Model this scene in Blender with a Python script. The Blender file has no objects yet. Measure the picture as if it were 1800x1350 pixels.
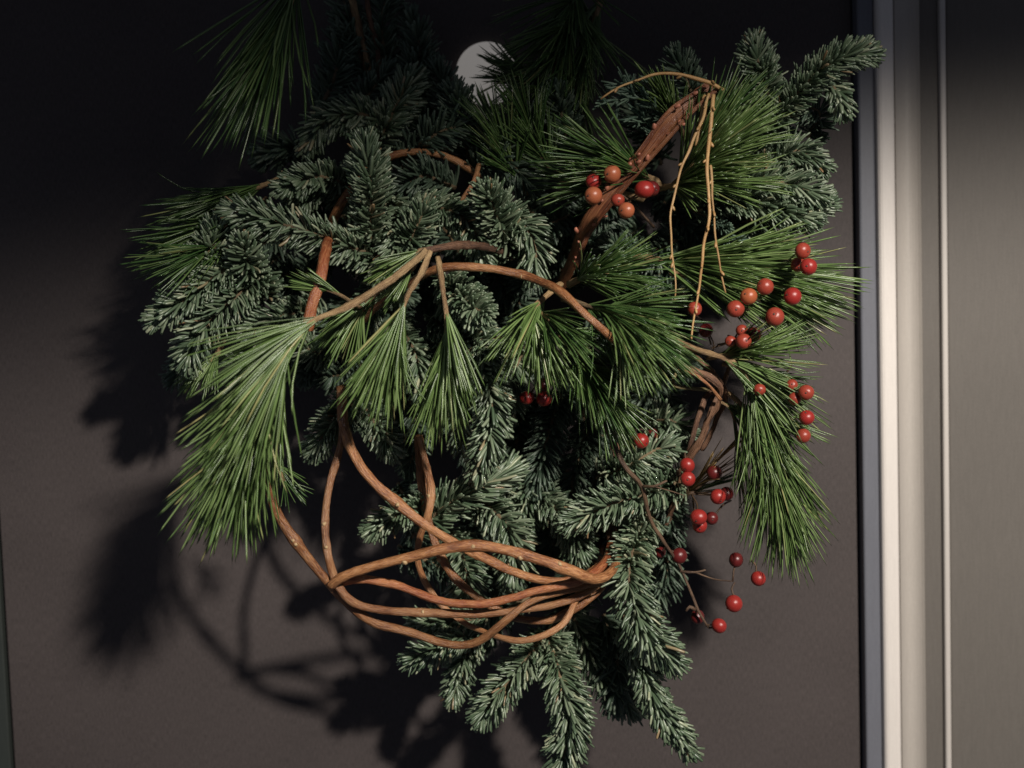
import bpy, math, random
import numpy as np
from mathutils import Vector, Matrix

rng = np.random.default_rng(7)
random.seed(7)
S = bpy.context.scene
COL = S.collection
R = math.radians

# ------------------------------------------------------------------ camera
F = 2000.0            # focal length in photo pixels (1800 wide)
CAM = Vector((0.0, -1.0, 0.060))
cam_d = bpy.data.cameras.new('camera')
cam = bpy.data.objects.new('camera', cam_d)
COL.objects.link(cam)
cam_d.sensor_width = 36.0
cam_d.lens = 36.0 * F / 1800.0
cam_d.clip_start = 0.02
cam_d.clip_end = 50.0
PITCH, ROLL = 3.6, -1.85
rot = Matrix.Rotation(R(90 - PITCH), 3, 'X') @ Matrix.Rotation(R(ROLL), 3, 'Z')
cam.location = CAM
cam.rotation_euler = rot.to_euler()
cam_d.dof.use_dof = True
cam_d.dof.focus_distance = 0.83
cam_d.dof.aperture_fstop = 4.0
S.camera = cam
S.render.resolution_x, S.render.resolution_y = 1024, 768
S.view_settings.view_transform = 'Standard'
S.view_settings.look = 'None'
S.view_settings.exposure = 0.0
S.view_settings.gamma = 1.0

# ------------------------------------------------------------------ light: a shaded downlight to the right of the camera
w = bpy.data.worlds.new('World')
S.world = w
w.use_nodes = True
bgn = w.node_tree.nodes['Background']
bgn.inputs[0].default_value = (0.72, 0.78, 1.0, 1)
bgn.inputs[1].default_value = 0.068


def downlight(name, loc, energy, color, size, cut, blend):
    l = bpy.data.lights.new(name, 'SPOT')
    l.energy = energy
    l.color = color
    l.shadow_soft_size = size
    l.spot_size = R(2 * cut)
    l.spot_blend = blend
    o = bpy.data.objects.new(name, l)
    o.location = loc
    COL.objects.link(o)
    return o


downlight('entrance_downlight', (0.70, -1.60, 0.78), 178.0, (1.0, 0.93, 0.85), 0.046, 72.5, 0.17)
downlight('left_fill', (-1.5, -0.75, 0.55), 4.0, (0.72, 0.82, 1.0), 0.10, 78.0, 0.25)  # weak bluish fill added from the left, stands for no real lamp

# ------------------------------------------------------------------ pixel -> place at a chosen depth from the door
ROT = np.array(rot)
CP = np.array(CAM)


def P(x, y, d):
    v = ROT @ np.array([(x - 900.0) / F, -(y - 675.0) / F, -1.0])
    t = (-d - CP[1]) / v[1]
    return CP + v * t


def K(d):
    return (1.0 - d) / F       # metres per photo pixel at that depth


# ------------------------------------------------------------------ materials
def mat(name):
    m = bpy.data.materials.new(name)
    m.use_nodes = True
    nt = m.node_tree
    return m, nt, nt.nodes['Principled BSDF']


def nd(nt, typ, **kw):
    n = nt.nodes.new(typ)
    for k, v in kw.items():
        setattr(n, k, v)
    return n


def ramp(nt, fac, stops):
    r = nt.nodes.new('ShaderNodeValToRGB')
    els = r.color_ramp.elements
    while len(els) < len(stops):
        els.new(0.5)
    for e, (p, c) in zip(els, stops):
        e.position = p
        e.color = (*c, 1)
    nt.links.new(fac, r.inputs[0])
    return r


def needle_mat(name, stops, rough, spec, trans=0.0):
    m, nt, b = mat(name)
    g = nd(nt, 'ShaderNodeNewGeometry')
    r = ramp(nt, g.outputs['Random Per Island'], stops)
    n = nd(nt, 'ShaderNodeTexNoise')
    n.inputs['Scale'].default_value = 60
    tc = nd(nt, 'ShaderNodeTexCoord')
    nt.links.new(tc.outputs['Object'], n.inputs['Vector'])
    h = nd(nt, 'ShaderNodeHueSaturation')
    mr = nd(nt, 'ShaderNodeMapRange')
    mr.inputs['To Min'].default_value = 0.65
    mr.inputs['To Max'].default_value = 1.35
    nt.links.new(n.outputs[0], mr.inputs['Value'])
    nt.links.new(mr.outputs[0], h.inputs['Value'])
    nt.links.new(r.outputs[0], h.inputs['Color'])
    nt.links.new(h.outputs[0], b.inputs['Base Color'])
    b.inputs['Roughness'].default_value = rough
    b.inputs['Specular IOR Level'].default_value = spec
    return m


M_FIR = needle_mat('fir_needle', [(0.0, (0.062, 0.100, 0.055)), (0.5, (0.125, 0.172, 0.102)),
                                  (0.90, (0.225, 0.272, 0.180)), (0.97, (0.34, 0.37, 0.24)), (1.0, (0.22, 0.12, 0.05))], 0.36, 0.65)
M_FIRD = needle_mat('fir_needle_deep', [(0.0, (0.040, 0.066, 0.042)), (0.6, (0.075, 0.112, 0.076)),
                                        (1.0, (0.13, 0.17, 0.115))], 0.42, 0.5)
M_PINE = needle_mat('pine_needle', [(0.0, (0.058, 0.102, 0.026)), (0.5, (0.112, 0.185, 0.052)),
                                    (0.93, (0.195, 0.275, 0.100)), (1.0, (0.34, 0.31, 0.13))], 0.32, 0.65)
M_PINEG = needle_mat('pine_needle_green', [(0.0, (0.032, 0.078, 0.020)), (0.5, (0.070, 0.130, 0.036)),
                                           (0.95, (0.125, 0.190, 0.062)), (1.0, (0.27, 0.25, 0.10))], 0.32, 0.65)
M_DRY = needle_mat('dry_needle', [(0.0, (0.20, 0.13, 0.05)), (1.0, (0.34, 0.23, 0.09))], 0.5, 0.4)
M_JUN = needle_mat('juniper_scale', [(0.0, (0.055, 0.095, 0.068)), (1.0, (0.12, 0.175, 0.120))], 0.5, 0.4)


def bark_mat(name, dark, mid, light, rough=0.5, bump=0.8, sv=85.0, su=13.0):
    m, nt, b = mat(name)
    uv = nd(nt, 'ShaderNodeUVMap')
    mp = nd(nt, 'ShaderNodeMapping')
    mp.inputs['Scale'].default_value = (su, sv, 1)
    nt.links.new(uv.outputs[0], mp.inputs[0])
    n = nd(nt, 'ShaderNodeTexNoise')
    n.inputs['Scale'].default_value = 1.6
    n.inputs['Detail'].default_value = 7
    n.inputs['Roughness'].default_value = 0.65
    nt.links.new(mp.outputs[0], n.inputs['Vector'])
    tc = nd(nt, 'ShaderNodeTexCoord')
    n2 = nd(nt, 'ShaderNodeTexNoise')
    n2.inputs['Scale'].default_value = 38
    n2.inputs['Detail'].default_value = 5
    nt.links.new(tc.outputs['Object'], n2.inputs['Vector'])
    ad = nd(nt, 'ShaderNodeMath', operation='MULTIPLY_ADD')
    nt.links.new(n.outputs[0], ad.inputs[0])
    ad.inputs[1].default_value = 0.75
    mu = nd(nt, 'ShaderNodeMath', operation='MULTIPLY')
    nt.links.new(n2.outputs[0], mu.inputs[0])
    mu.inputs[1].default_value = 0.5
    nt.links.new(mu.outputs[0], ad.inputs[2])
    r = ramp(nt, ad.outputs[0], [(0.42, dark), (0.56, mid), (0.72, light)])
    oi = nd(nt, 'ShaderNodeObjectInfo')
    hs = nd(nt, 'ShaderNodeHueSaturation')
    mr = nd(nt, 'ShaderNodeMapRange')
    mr.inputs['To Min'].default_value = 0.7
    mr.inputs['To Max'].default_value = 1.2
    nt.links.new(oi.outputs['Random'], mr.inputs['Value'])
    nt.links.new(mr.outputs[0], hs.inputs['Value'])
    nt.links.new(r.outputs[0], hs.inputs['Color'])
    nt.links.new(hs.outputs[0], b.inputs['Base Color'])
    bp = nd(nt, 'ShaderNodeBump')
    bp.inputs['Strength'].default_value = bump
    bp.inputs['Distance'].default_value = 0.0018
    nt.links.new(n.outputs[0], bp.inputs['Height'])
    nt.links.new(bp.outputs[0], b.inputs['Normal'])
    b.inputs['Roughness'].default_value = rough
    b.inputs['Specular IOR Level'].default_value = 0.6
    return m


M_VINE = bark_mat('vine_bark', (0.055, 0.019, 0.009), (0.23, 0.086, 0.034), (0.46, 0.225, 0.095), 0.29)
M_VINER = bark_mat('vine_bark_red', (0.095, 0.022, 0.010), (0.28, 0.078, 0.032), (0.46, 0.19, 0.08), 0.32)
M_VINEO = bark_mat('vine_bark_tan', (0.10, 0.036, 0.015), (0.32, 0.132, 0.056), (0.50, 0.26, 0.120), 0.33)
M_GNARL = bark_mat('gnarled_bark', (0.030, 0.015, 0.009), (0.125, 0.058, 0.032), (0.30, 0.155, 0.085), 0.6, 0.9)
M_TWIG = bark_mat('grey_twig_bark', (0.05, 0.032, 0.018), (0.16, 0.105, 0.055), (0.28, 0.20, 0.11), 0.65, 0.9)
M_PTWIG = bark_mat('pine_twig_bark', (0.075, 0.036, 0.016), (0.20, 0.115, 0.052), (0.40, 0.27, 0.13), 0.6, 1.0)
M_WILLOW = bark_mat('yellow_willow_bark', (0.20, 0.095, 0.03), (0.38, 0.21, 0.075), (0.52, 0.33, 0.14), 0.45, 0.4)
M_STICK = bark_mat('willow_stick_bark', (0.045, 0.013, 0.007), (0.145, 0.045, 0.022), (0.30, 0.125, 0.055), 0.34, 0.7, 16, 20)
M_BSTEM = bark_mat('berry_stem_bark', (0.022, 0.013, 0.010), (0.062, 0.034, 0.021), (0.15, 0.090, 0.050), 0.55, 0.6)
M_GSTEM = bark_mat('green_stem', (0.10, 0.075, 0.030), (0.20, 0.155, 0.060), (0.28, 0.23, 0.10), 0.5, 0.4)


def plain(name, c, rough=0.5, spec=0.5):
    m, nt, b = mat(name)
    n = nd(nt, 'ShaderNodeTexNoise')
    n.inputs['Scale'].default_value = 300
    tc = nd(nt, 'ShaderNodeTexCoord')
    nt.links.new(tc.outputs['Object'], n.inputs['Vector'])
    r = ramp(nt, n.outputs[0], [(0.3, tuple(v * 0.75 for v in c)), (0.7, tuple(min(1, v * 1.15) for v in c))])
    nt.links.new(r.outputs[0], b.inputs['Base Color'])
    b.inputs['Roughness'].default_value = rough
    b.inputs['Specular IOR Level'].default_value = spec
    return m


M_KNOT = plain('pale_bud_scar', (0.42, 0.29, 0.15), 0.6)
M_BUD = plain('pink_bud', (0.42, 0.16, 0.10), 0.4)
M_CALYX = plain('berry_calyx', (0.06, 0.03, 0.02), 0.6)


def berry_mat(name, a, b_, c):
    m, nt, b = mat(name)
    tc = nd(nt, 'ShaderNodeTexCoord')
    oi = nd(nt, 'ShaderNodeObjectInfo')
    va = nd(nt, 'ShaderNodeVectorMath', operation='ADD')
    nt.links.new(tc.outputs['Object'], va.inputs[0])
    nt.links.new(oi.outputs['Location'], va.inputs[1])
    n = nd(nt, 'ShaderNodeTexNoise')
    n.inputs['Scale'].default_value = 140
    n.inputs['Detail'].default_value = 4
    nt.links.new(va.outputs[0], n.inputs['Vector'])
    r = ramp(nt, n.outputs[0], [(0.36, a), (0.5, b_), (0.66, c)])
    n2 = nd(nt, 'ShaderNodeTexNoise')
    n2.inputs['Scale'].default_value = 1500
    nt.links.new(va.outputs[0], n2.inputs['Vector'])
    r2 = ramp(nt, n2.outputs[0], [(0.64, (0, 0, 0)), (0.74, (1, 1, 1))])
    mx = nd(nt, 'ShaderNodeMix', data_type='RGBA')
    nt.links.new(r2.outputs[0], mx.inputs[0])
    nt.links.new(r.outputs[0], mx.inputs[6])
    mx.inputs[7].default_value = (c[0] * 0.9, c[1] * 1.6 + 0.02, c[2] * 1.3, 1)
    nt.links.new(mx.outputs[2], b.inputs['Base Color'])
    b.inputs['Roughness'].default_value = 0.33
    b.inputs['Specular IOR Level'].default_value = 0.5
    bp = nd(nt, 'ShaderNodeBump')
    bp.inputs['Strength'].default_value = 0.12
    bp.inputs['Distance'].default_value = 0.0006
    nt.links.new(n.outputs[0], bp.inputs['Height'])
    nt.links.new(bp.outputs[0], b.inputs['Normal'])
    return m


M_RED = berry_mat('red_berry', (0.19, 0.012, 0.013), (0.30, 0.020, 0.018), (0.36, 0.042, 0.026))
M_BRICK = berry_mat('brick_red_berry', (0.19, 0.016, 0.013), (0.29, 0.036, 0.024), (0.37, 0.085, 0.042))
M_ORANGE = berry_mat('orange_berry', (0.28, 0.048, 0.026), (0.37, 0.098, 0.045), (0.38, 0.150, 0.062))
M_TAWNY = berry_mat('tawny_berry', (0.28, 0.045, 0.022), (0.36, 0.085, 0.034), (0.42, 0.150, 0.055))
M_DARK = berry_mat('dark_red_berry', (0.060, 0.007, 0.008), (0.11, 0.010, 0.012), (0.15, 0.020, 0.014))


# ------------------------------------------------------------------ mesh helpers
ORG = {}


def link(o, label=None, cat=None, group=None, kind=None, parent=None, world=(0, 0, 0)):
    COL.objects.link(o)
    world = np.array(world, float)
    ORG[o.name] = world
    if parent is not None:
        o.parent = parent
        o.location = Vector(world - ORG[parent.name])
    else:
        o.location = Vector(world)
    if label: o['label'] = label
    if cat: o['category'] = cat
    if group: o['group'] = group
    if kind: o['kind'] = kind
    return o


def mesh_obj(name, V, faces, m, world, smooth=True, uv=None, fmat=None):
    """faces: list of (n,k) index arrays"""
    V = np.asarray(V, float) - np.asarray(world, float)
    me = bpy.data.meshes.new(name)
    nl = sum(f.size for f in faces)
    nf = sum(f.shape[0] for f in faces)
    me.vertices.add(len(V))
    me.vertices.foreach_set('co', V.astype(np.float32).ravel())
    me.loops.add(nl)
    me.loops.foreach_set('vertex_index', np.concatenate([f.ravel() for f in faces]).astype(np.int32))
    me.polygons.add(nf)
    tot = np.concatenate([np.full(f.shape[0], f.shape[1]) for f in faces]).astype(np.int32)
    st = np.concatenate([[0], np.cumsum(tot)[:-1]]).astype(np.int32)
    me.polygons.foreach_set('loop_start', st)
    me.polygons.foreach_set('loop_total', tot)
    me.polygons.foreach_set('use_smooth', np.full(nf, smooth))
    if fmat is not None:
        me.polygons.foreach_set('material_index', np.asarray(fmat, np.int32))
    me.update(calc_edges=True)
    if uv is not None:
        l = me.uv_layers.new(name='UVMap')
        l.data.foreach_set('uv', np.concatenate([u.reshape(-1, 2) for u in uv]).astype(np.float32).ravel())
    for mm in (m if isinstance(m, (list, tuple)) else [m]):
        me.materials.append(mm)
    return bpy.data.objects.new(name, me)


def norm(a):
    return a / np.maximum(np.linalg.norm(a, axis=-1, keepdims=True), 1e-9)


def spline(pts, step):
    pts = np.asarray(pts, float)
    if len(pts) == 2:
        pts = np.vstack([pts[0], pts.mean(0), pts[1]])
    p = np.vstack([2 * pts[0] - pts[1], pts, 2 * pts[-1] - pts[-2]])
    out = []
    for i in range(1, len(p) - 2):
        a, b, c, d = p[i - 1], p[i], p[i + 1], p[i + 2]
        n = max(2, int(np.linalg.norm(c[:3] - b[:3]) / step))
        t = np.linspace(0, 1, n, endpoint=False)[:, None]
        out.append(0.5 * ((2 * b) + (-a + c) * t + (2 * a - 5 * b + 4 * c - d) * t ** 2 + (-a + 3 * b - 3 * c + d) * t ** 3))
    out.append(pts[-1][None])
    return np.vstack(out)


def frames(C):
    T = np.gradient(C, axis=0)
    T = norm(T)
    N = np.zeros_like(T)
    n = np.cross(T[0], [0, 1, 0.2])
    n = n / max(np.linalg.norm(n), 1e-6)
    for i in range(len(C)):
        n = n - T[i] * np.dot(n, T[i])
        n = n / max(np.linalg.norm(n), 1e-6)
        N[i] = n
    return T, N, np.cross(T, N)


def tube(C, rad, sides=10, flat=1.0, seed=0, rough=0.0):
    """closed tapered tube along C; returns V, faces, uv"""
    C = np.asarray(C, float)
    n = len(C)
    rad = np.broadcast_to(np.asarray(rad, float), (n,))
    T, N, B = frames(C)
    a = np.linspace(0, 2 * np.pi, sides, endpoint=False)
    rr = rad[:, None] * np.ones(sides)[None]
    if rough:
        g = np.random.default_rng(seed)
        q = g.normal(0, 1, (n, sides))
        q = (q + np.roll(q, 1, 0) + np.roll(q, -1, 0)) / 1.7
        rr = rr * (1 + rough * q)
    V = C[:, None] + rr[..., None] * (np.cos(a)[None, :, None] * N[:, None] + flat * np.sin(a)[None, :, None] * B[:, None])
    V = V.reshape(-1, 3)
    i = np.arange(n - 1)[:, None]
    j = np.arange(sides)[None]
    j2 = (j + 1) % sides
    q = np.stack([i * sides + j, i * sides + j2, (i + 1) * sides + j2, (i + 1) * sides + j], -1).reshape(-1, 4)
    L = np.concatenate([[0], np.cumsum(np.linalg.norm(np.diff(C, axis=0), axis=1))])
    u0, u1 = (j / sides) + 0 * i, ((j + 1) / sides) + 0 * i
    v0, v1 = L[i] + 0 * j, L[i + 1] + 0 * j
    off = (seed * 0.37) % 7
    uvq = np.stack([np.stack([u0, v0 + off], -1), np.stack([u1, v0 + off], -1), np.stack([u1, v1 + off], -1), np.stack([u0, v1 + off], -1)], 2).reshape(-1, 4, 2)
    c0, c1 = len(V), len(V) + 1
    V = np.vstack([V, C[0] - T[0] * rad[0] * 0.3, C[-1] + T[-1] * rad[-1] * 0.5])
    jj = np.arange(sides)
    t0 = np.stack([np.full(sides, c0), (jj + 1) % sides, jj], -1)
    b = (n - 1) * sides
    t1 = np.stack([np.full(sides, c1), b + jj, b + (jj + 1) % sides], -1)
    tri = np.vstack([t0, t1])
    return V, [q, tri], [uvq, np.full((len(tri), 3, 2), off)]


def join(parts):
    Vs, Q, Tr, UQ, UT, o = [], [], [], [], [], 0
    for V, f, uv in parts:
        Vs.append(V); Q.append(f[0] + o); Tr.append(f[1] + o); UQ.append(uv[0]); UT.append(uv[1])
        o += len(V)
    return np.vstack(Vs), [np.vstack(Q), np.vstack(Tr)], [np.vstack(UQ), np.vstack(UT)]


def needles(B, d0, d1, L, W, ref, prof, flat, sides):
    """many curved needles in one go. prof: list of (s, width factor), last point is the tip"""
    n = len(B)
    L = np.asarray(L)[:, None]
    W = np.asarray(W)[:, None]
    rings = []
    for s, k in prof[:-1]:
        c = B + L * (d0 * s + (d1 - d0) * s * s * 0.5)
        t = norm(d0 + (d1 - d0) * s)
        u = norm(np.cross(t, ref))
        v = np.cross(t, u)
        for q in range(sides):
            a = 2 * np.pi * q / sides
            rings.append(c + W * k * 0.5 * (math.cos(a) * u + flat * math.sin(a) * v))
    s = prof[-1][0]
    tip = B + L * (d0 * s + (d1 - d0) * s * s * 0.5)
    V = np.stack(rings + [tip], 1)           # n, nv, 3
    V[..., 1] = np.minimum(V[..., 1], -0.0025)
    nv = V.shape[1]
    nr = len(prof) - 1
    q, t = [], []
    for r in range(nr - 1):
        for k in range(sides):
            k2 = (k + 1) % sides
            q.append((r * sides + k, r * sides + k2, (r + 1) * sides + k2, (r + 1) * sides + k))
    for k in range(sides):
        t.append(((nr - 1) * sides + k, (nr - 1) * sides + (k + 1) % sides, nr * sides))
    o = (np.arange(n) * nv)[:, None, None]
    return V.reshape(-1, 3), [(np.array(q)[None] + o).reshape(-1, 4), (np.array(t)[None] + o).reshape(-1, 3)]


TOCAM = np.array([0.0, -1.0, 0.0])
DOWN = np.array([0.0, 0.0, -1.0])
PROF_FIR = [(0, .5), (.25, .95), (.65, 1.0), (.94, .80), (1.0, 0)]
PROF_PINE = [(0, .8), (.3, 1.0), (.65, .95), (.9, .7), (1.0, 0)]


def along(C, t):
    L = np.concatenate([[0], np.cumsum(np.linalg.norm(np.diff(C, axis=0), axis=1))])
    s = t * L[-1]
    return np.stack([np.interp(s, L, C[:, i]) for i in range(3)], 1), L[-1]


# ------------------------------------------------------------------ the setting
def boxmesh(x0, x1, y0, y1, z0, z1, bev=0.0):
    V = np.array([(x, y, z) for x in (x0, x1) for y in (y0, y1) for z in (z0, z1)], float)
    f = np.array([(0, 1, 3, 2), (4, 6, 7, 5), (0, 4, 5, 1), (2, 3, 7, 6), (0, 2, 6, 4), (1, 5, 7, 3)])
    return V, [f]


def box(name, m, x0, x1, y0, y1, z0, z1, bev=0.002, parent=None, **kw):
    V, f = boxmesh(x0, x1, y0, y1, z0, z1)
    c = ((x0 + x1) / 2, (y0 + y1) / 2, z0)
    o = mesh_obj(name, V, f, m, c, smooth=False)
    link(o, parent=parent, world=c, **kw)
    if bev:
        b = o.modifiers.new('bevel', 'BEVEL')
        b.width = bev
        b.segments = 3
    return o


def surf_mat(name, c, rough, grain=0.12, sx=900, sz=60, bump=0.15, spec=0.3):
    m, nt, b = mat(name)
    tc = nd(nt, 'ShaderNodeTexCoord')
    mp = nd(nt, 'ShaderNodeMapping')
    mp.inputs['Scale'].default_value = (sx, sx, sz)
    nt.links.new(tc.outputs['Object'], mp.inputs[0])
    n = nd(nt, 'ShaderNodeTexNoise')
    n.inputs['Scale'].default_value = 1.0
    n.inputs['Detail'].default_value = 4
    nt.links.new(mp.outputs[0], n.inputs['Vector'])
    n2 = nd(nt, 'ShaderNodeTexNoise')
    n2.inputs['Scale'].default_value = 900.0
    n2.inputs['Detail'].default_value = 2
    nt.links.new(tc.outputs['Object'], n2.inputs['Vector'])
    n3 = nd(nt, 'ShaderNodeTexNoise')
    n3.inputs['Scale'].default_value = 7.0
    n3.inputs['Detail'].default_value = 5
    nt.links.new(tc.outputs['Object'], n3.inputs['Vector'])
    a1 = nd(nt, 'ShaderNodeMath', operation='ADD')
    nt.links.new(n.outputs[0], a1.inputs[0])
    nt.links.new(n2.outputs[0], a1.inputs[1])
    a2 = nd(nt, 'ShaderNodeMath', operation='MULTIPLY_ADD')
    nt.links.new(n3.outputs[0], a2.inputs[0])
    a2.inputs[1].default_value = 0.5
    nt.links.new(a1.outputs[0], a2.inputs[2])
    mr = nd(nt, 'ShaderNodeMapRange')
    mr.inputs['From Min'].default_value = 0.75
    mr.inputs['From Max'].default_value = 1.75
    mr.inputs['To Min'].default_value = 1 - grain * 2
    mr.inputs['To Max'].default_value = 1 + grain * 2
    nt.links.new(a2.outputs[0], mr.inputs['Value'])
    h = nd(nt, 'ShaderNodeHueSaturation')
    h.inputs['Color'].default_value = (*c, 1)
    nt.links.new(mr.outputs[0], h.inputs['Value'])
    nt.links.new(h.outputs[0], b.inputs['Base Color'])
    bp = nd(nt, 'ShaderNodeBump')
    bp.inputs['Strength'].default_value = bump
    bp.inputs['Distance'].default_value = 0.0004
    nt.links.new(a1.outputs[0], bp.inputs['Height'])
    nt.links.new(bp.outputs[0], b.inputs['Normal'])
    b.inputs['Roughness'].default_value = rough
    b.inputs['Specular IOR Level'].default_value = spec
    return m


M_DOOR = surf_mat('door_laminate', (0.066, 0.0545, 0.052), 0.62, 0.27, 1100, 170, 0.2)
M_JAMB = surf_mat('pale_frame_paint', (0.74, 0.69, 0.64), 0.45, 0.05)
M_STRIP = surf_mat('stone_grey_frame_paint', (0.43, 0.395, 0.355), 0.5, 0.05)
M_REB = surf_mat('taupe_paint', (0.135, 0.122, 0.108), 0.6, 0.07)
M_EDGE = surf_mat('blue_grey_edge', (0.150, 0.155, 0.178), 0.4, 0.06)
M_BEAD = surf_mat('light_bead_paint', (0.56, 0.52, 0.48), 0.4, 0.04)
M_LEFT = surf_mat('green_grey_paint', (0.034, 0.040, 0.036), 0.6, 0.1)
M_GAP = plain('black_seal', (0.006, 0.006, 0.007), 0.8, 0.2)
M_DISC = surf_mat('pale_disc_glow', (0.62, 0.60, 0.57), 0.5, 0.04)
_b = M_DISC.node_tree.nodes['Principled BSDF']          # faint glow added to the pale disc to lift its brightness
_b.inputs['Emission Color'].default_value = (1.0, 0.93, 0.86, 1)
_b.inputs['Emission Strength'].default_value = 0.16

ZB, ZT = -1.25, 0.85
xl = P(22, 1330, 0)[0]
xr = P(1509, 1000, 0)[0]
door = box('door', M_DOOR, xl + 0.0015, xr, 0.0, 0.04, ZB, ZT, 0.001,
           label='dark taupe door with a fine vertical grain behind the evergreen wreath', cat='door')
fr = link(bpy.data.objects.new('door_frame', None),
          label='pale and grey stepped door frame beside the dark door', cat='door frame', world=(xr, 0, ZB))
dj = 0.018                                   # how far the frame stands out from the door


def fx(px, d, y=1000):
    return P(px, y, d)[0]


e0 = fx(1519, .012); x0 = fx(1552, dj); x1 = fx(1583, dj)
box('seal', M_GAP, xr + 0.0001, e0 - 0.0003, 0.006, 0.04, ZB, ZT, 0, parent=fr)
box('edge_strip', M_EDGE, e0, x0 - 0.0003, -0.012, 0.06, ZB, ZT, 0.002, parent=fr)
box('jamb', M_JAMB, x0, x1, -dj, 0.06, ZB, ZT, 0.004, parent=fr)
x2 = fx(1627, .015)
# a shallow hollow between the jamb and the rebate
n = 12
us = np.linspace(0, 1, n)
cx = x1 + 0.0003 + (x2 - x1 - 0.0003) * us
cy = -(0.0165 - 0.0075 * np.sin(np.pi * us) ** 0.8 - 0.004 * us)
V = np.array([(x, y, z) for z in (ZB, ZT) for x, y in zip(cx, cy)])
V = np.vstack([V, [(cx[0], .06, ZB), (cx[-1], .06, ZB), (cx[0], .06, ZT), (cx[-1], .06, ZT)]])
q = [(k, k + 1, n + k + 1, n + k) for k in range(n - 1)] + [(2 * n, 0, n, 2 * n + 2), (n - 1, 2 * n + 1, 2 * n + 3, 2 * n - 1)]
o = mesh_obj('hollow_strip', V, [np.array(q)], M_STRIP, (cx[0], 0, ZB), smooth=False)
link(o, parent=fr, world=(cx[0], 0, ZB))
x3 = fx(1656, .008)
box('rebate', M_REB, x2 + 0.0003, x3, -0.008, 0.06, ZB, ZT, 0.001, parent=fr)
x4 = fx(1671, .013)
box('bead', M_BEAD, x3 + 0.0003, x4, -0.013, 0.06, ZB, ZT, 0.002, parent=fr)
box('head_rail', M_JAMB, xl - 0.03, x4, -dj, 0.06, ZT + 0.001, ZT + 0.09, 0.003, parent=fr)
box('hinge_jamb', M_LEFT, xl - 0.07, xl - 0.0015, -0.002, 0.06, ZB, ZT, 0.001, parent=fr)
box('seal', M_GAP, xl - 0.0015, xl + 0.0015, 0.006, 0.04, ZB, ZT, 0, parent=fr)
box('wall', M_REB, x4 + 0.002, 1.9, -0.006, 0.08, ZB, ZT + 0.09, 0.002, kind='structure')
box('wall', M_LEFT, -1.9, xl - 0.0705, -0.010, 0.08, ZB, ZT + 0.09, 0.002, kind='structure')

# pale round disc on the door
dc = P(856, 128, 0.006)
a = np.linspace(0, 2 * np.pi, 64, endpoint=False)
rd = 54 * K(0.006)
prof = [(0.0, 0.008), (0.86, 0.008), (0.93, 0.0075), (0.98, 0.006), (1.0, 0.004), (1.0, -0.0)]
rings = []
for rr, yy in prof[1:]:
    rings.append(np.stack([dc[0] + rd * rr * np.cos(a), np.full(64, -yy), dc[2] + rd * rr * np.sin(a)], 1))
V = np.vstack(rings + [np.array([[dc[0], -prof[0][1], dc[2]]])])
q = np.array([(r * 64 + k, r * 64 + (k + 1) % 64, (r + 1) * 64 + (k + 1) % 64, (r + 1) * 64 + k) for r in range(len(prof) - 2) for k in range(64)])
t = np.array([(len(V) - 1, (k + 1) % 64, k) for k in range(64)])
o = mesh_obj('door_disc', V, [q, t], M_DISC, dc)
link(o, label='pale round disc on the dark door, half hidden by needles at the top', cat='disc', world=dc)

# ------------------------------------------------------------------ the wreath
W0 = P(820, 300, 0.03)
wreath = link(bpy.data.objects.new('evergreen_wreath', None),
              label='evergreen wreath of fir, pine, woven brown vines and red berries on a dark door',
              cat='wreath', world=W0)


def pts3(path):
    return np.array([P(*p) for p in path])


def twig_obj(name, path, r0, r1, m, parent=wreath, rough=0.08, step=0.004, sides=8, label=None):
    C = spline(pts3(path), step)
    r = np.linspace(r0, r1, len(C)) * K(path[0][2])
    V, f, uv = tube(C, r, sides, 1.0, int(rng.integers(1, 9999)), rough)
    o = mesh_obj(name, V, f, m, C[0], uv=uv)
    link(o, parent=parent, world=C[0], label=label)
    return o, C


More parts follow.
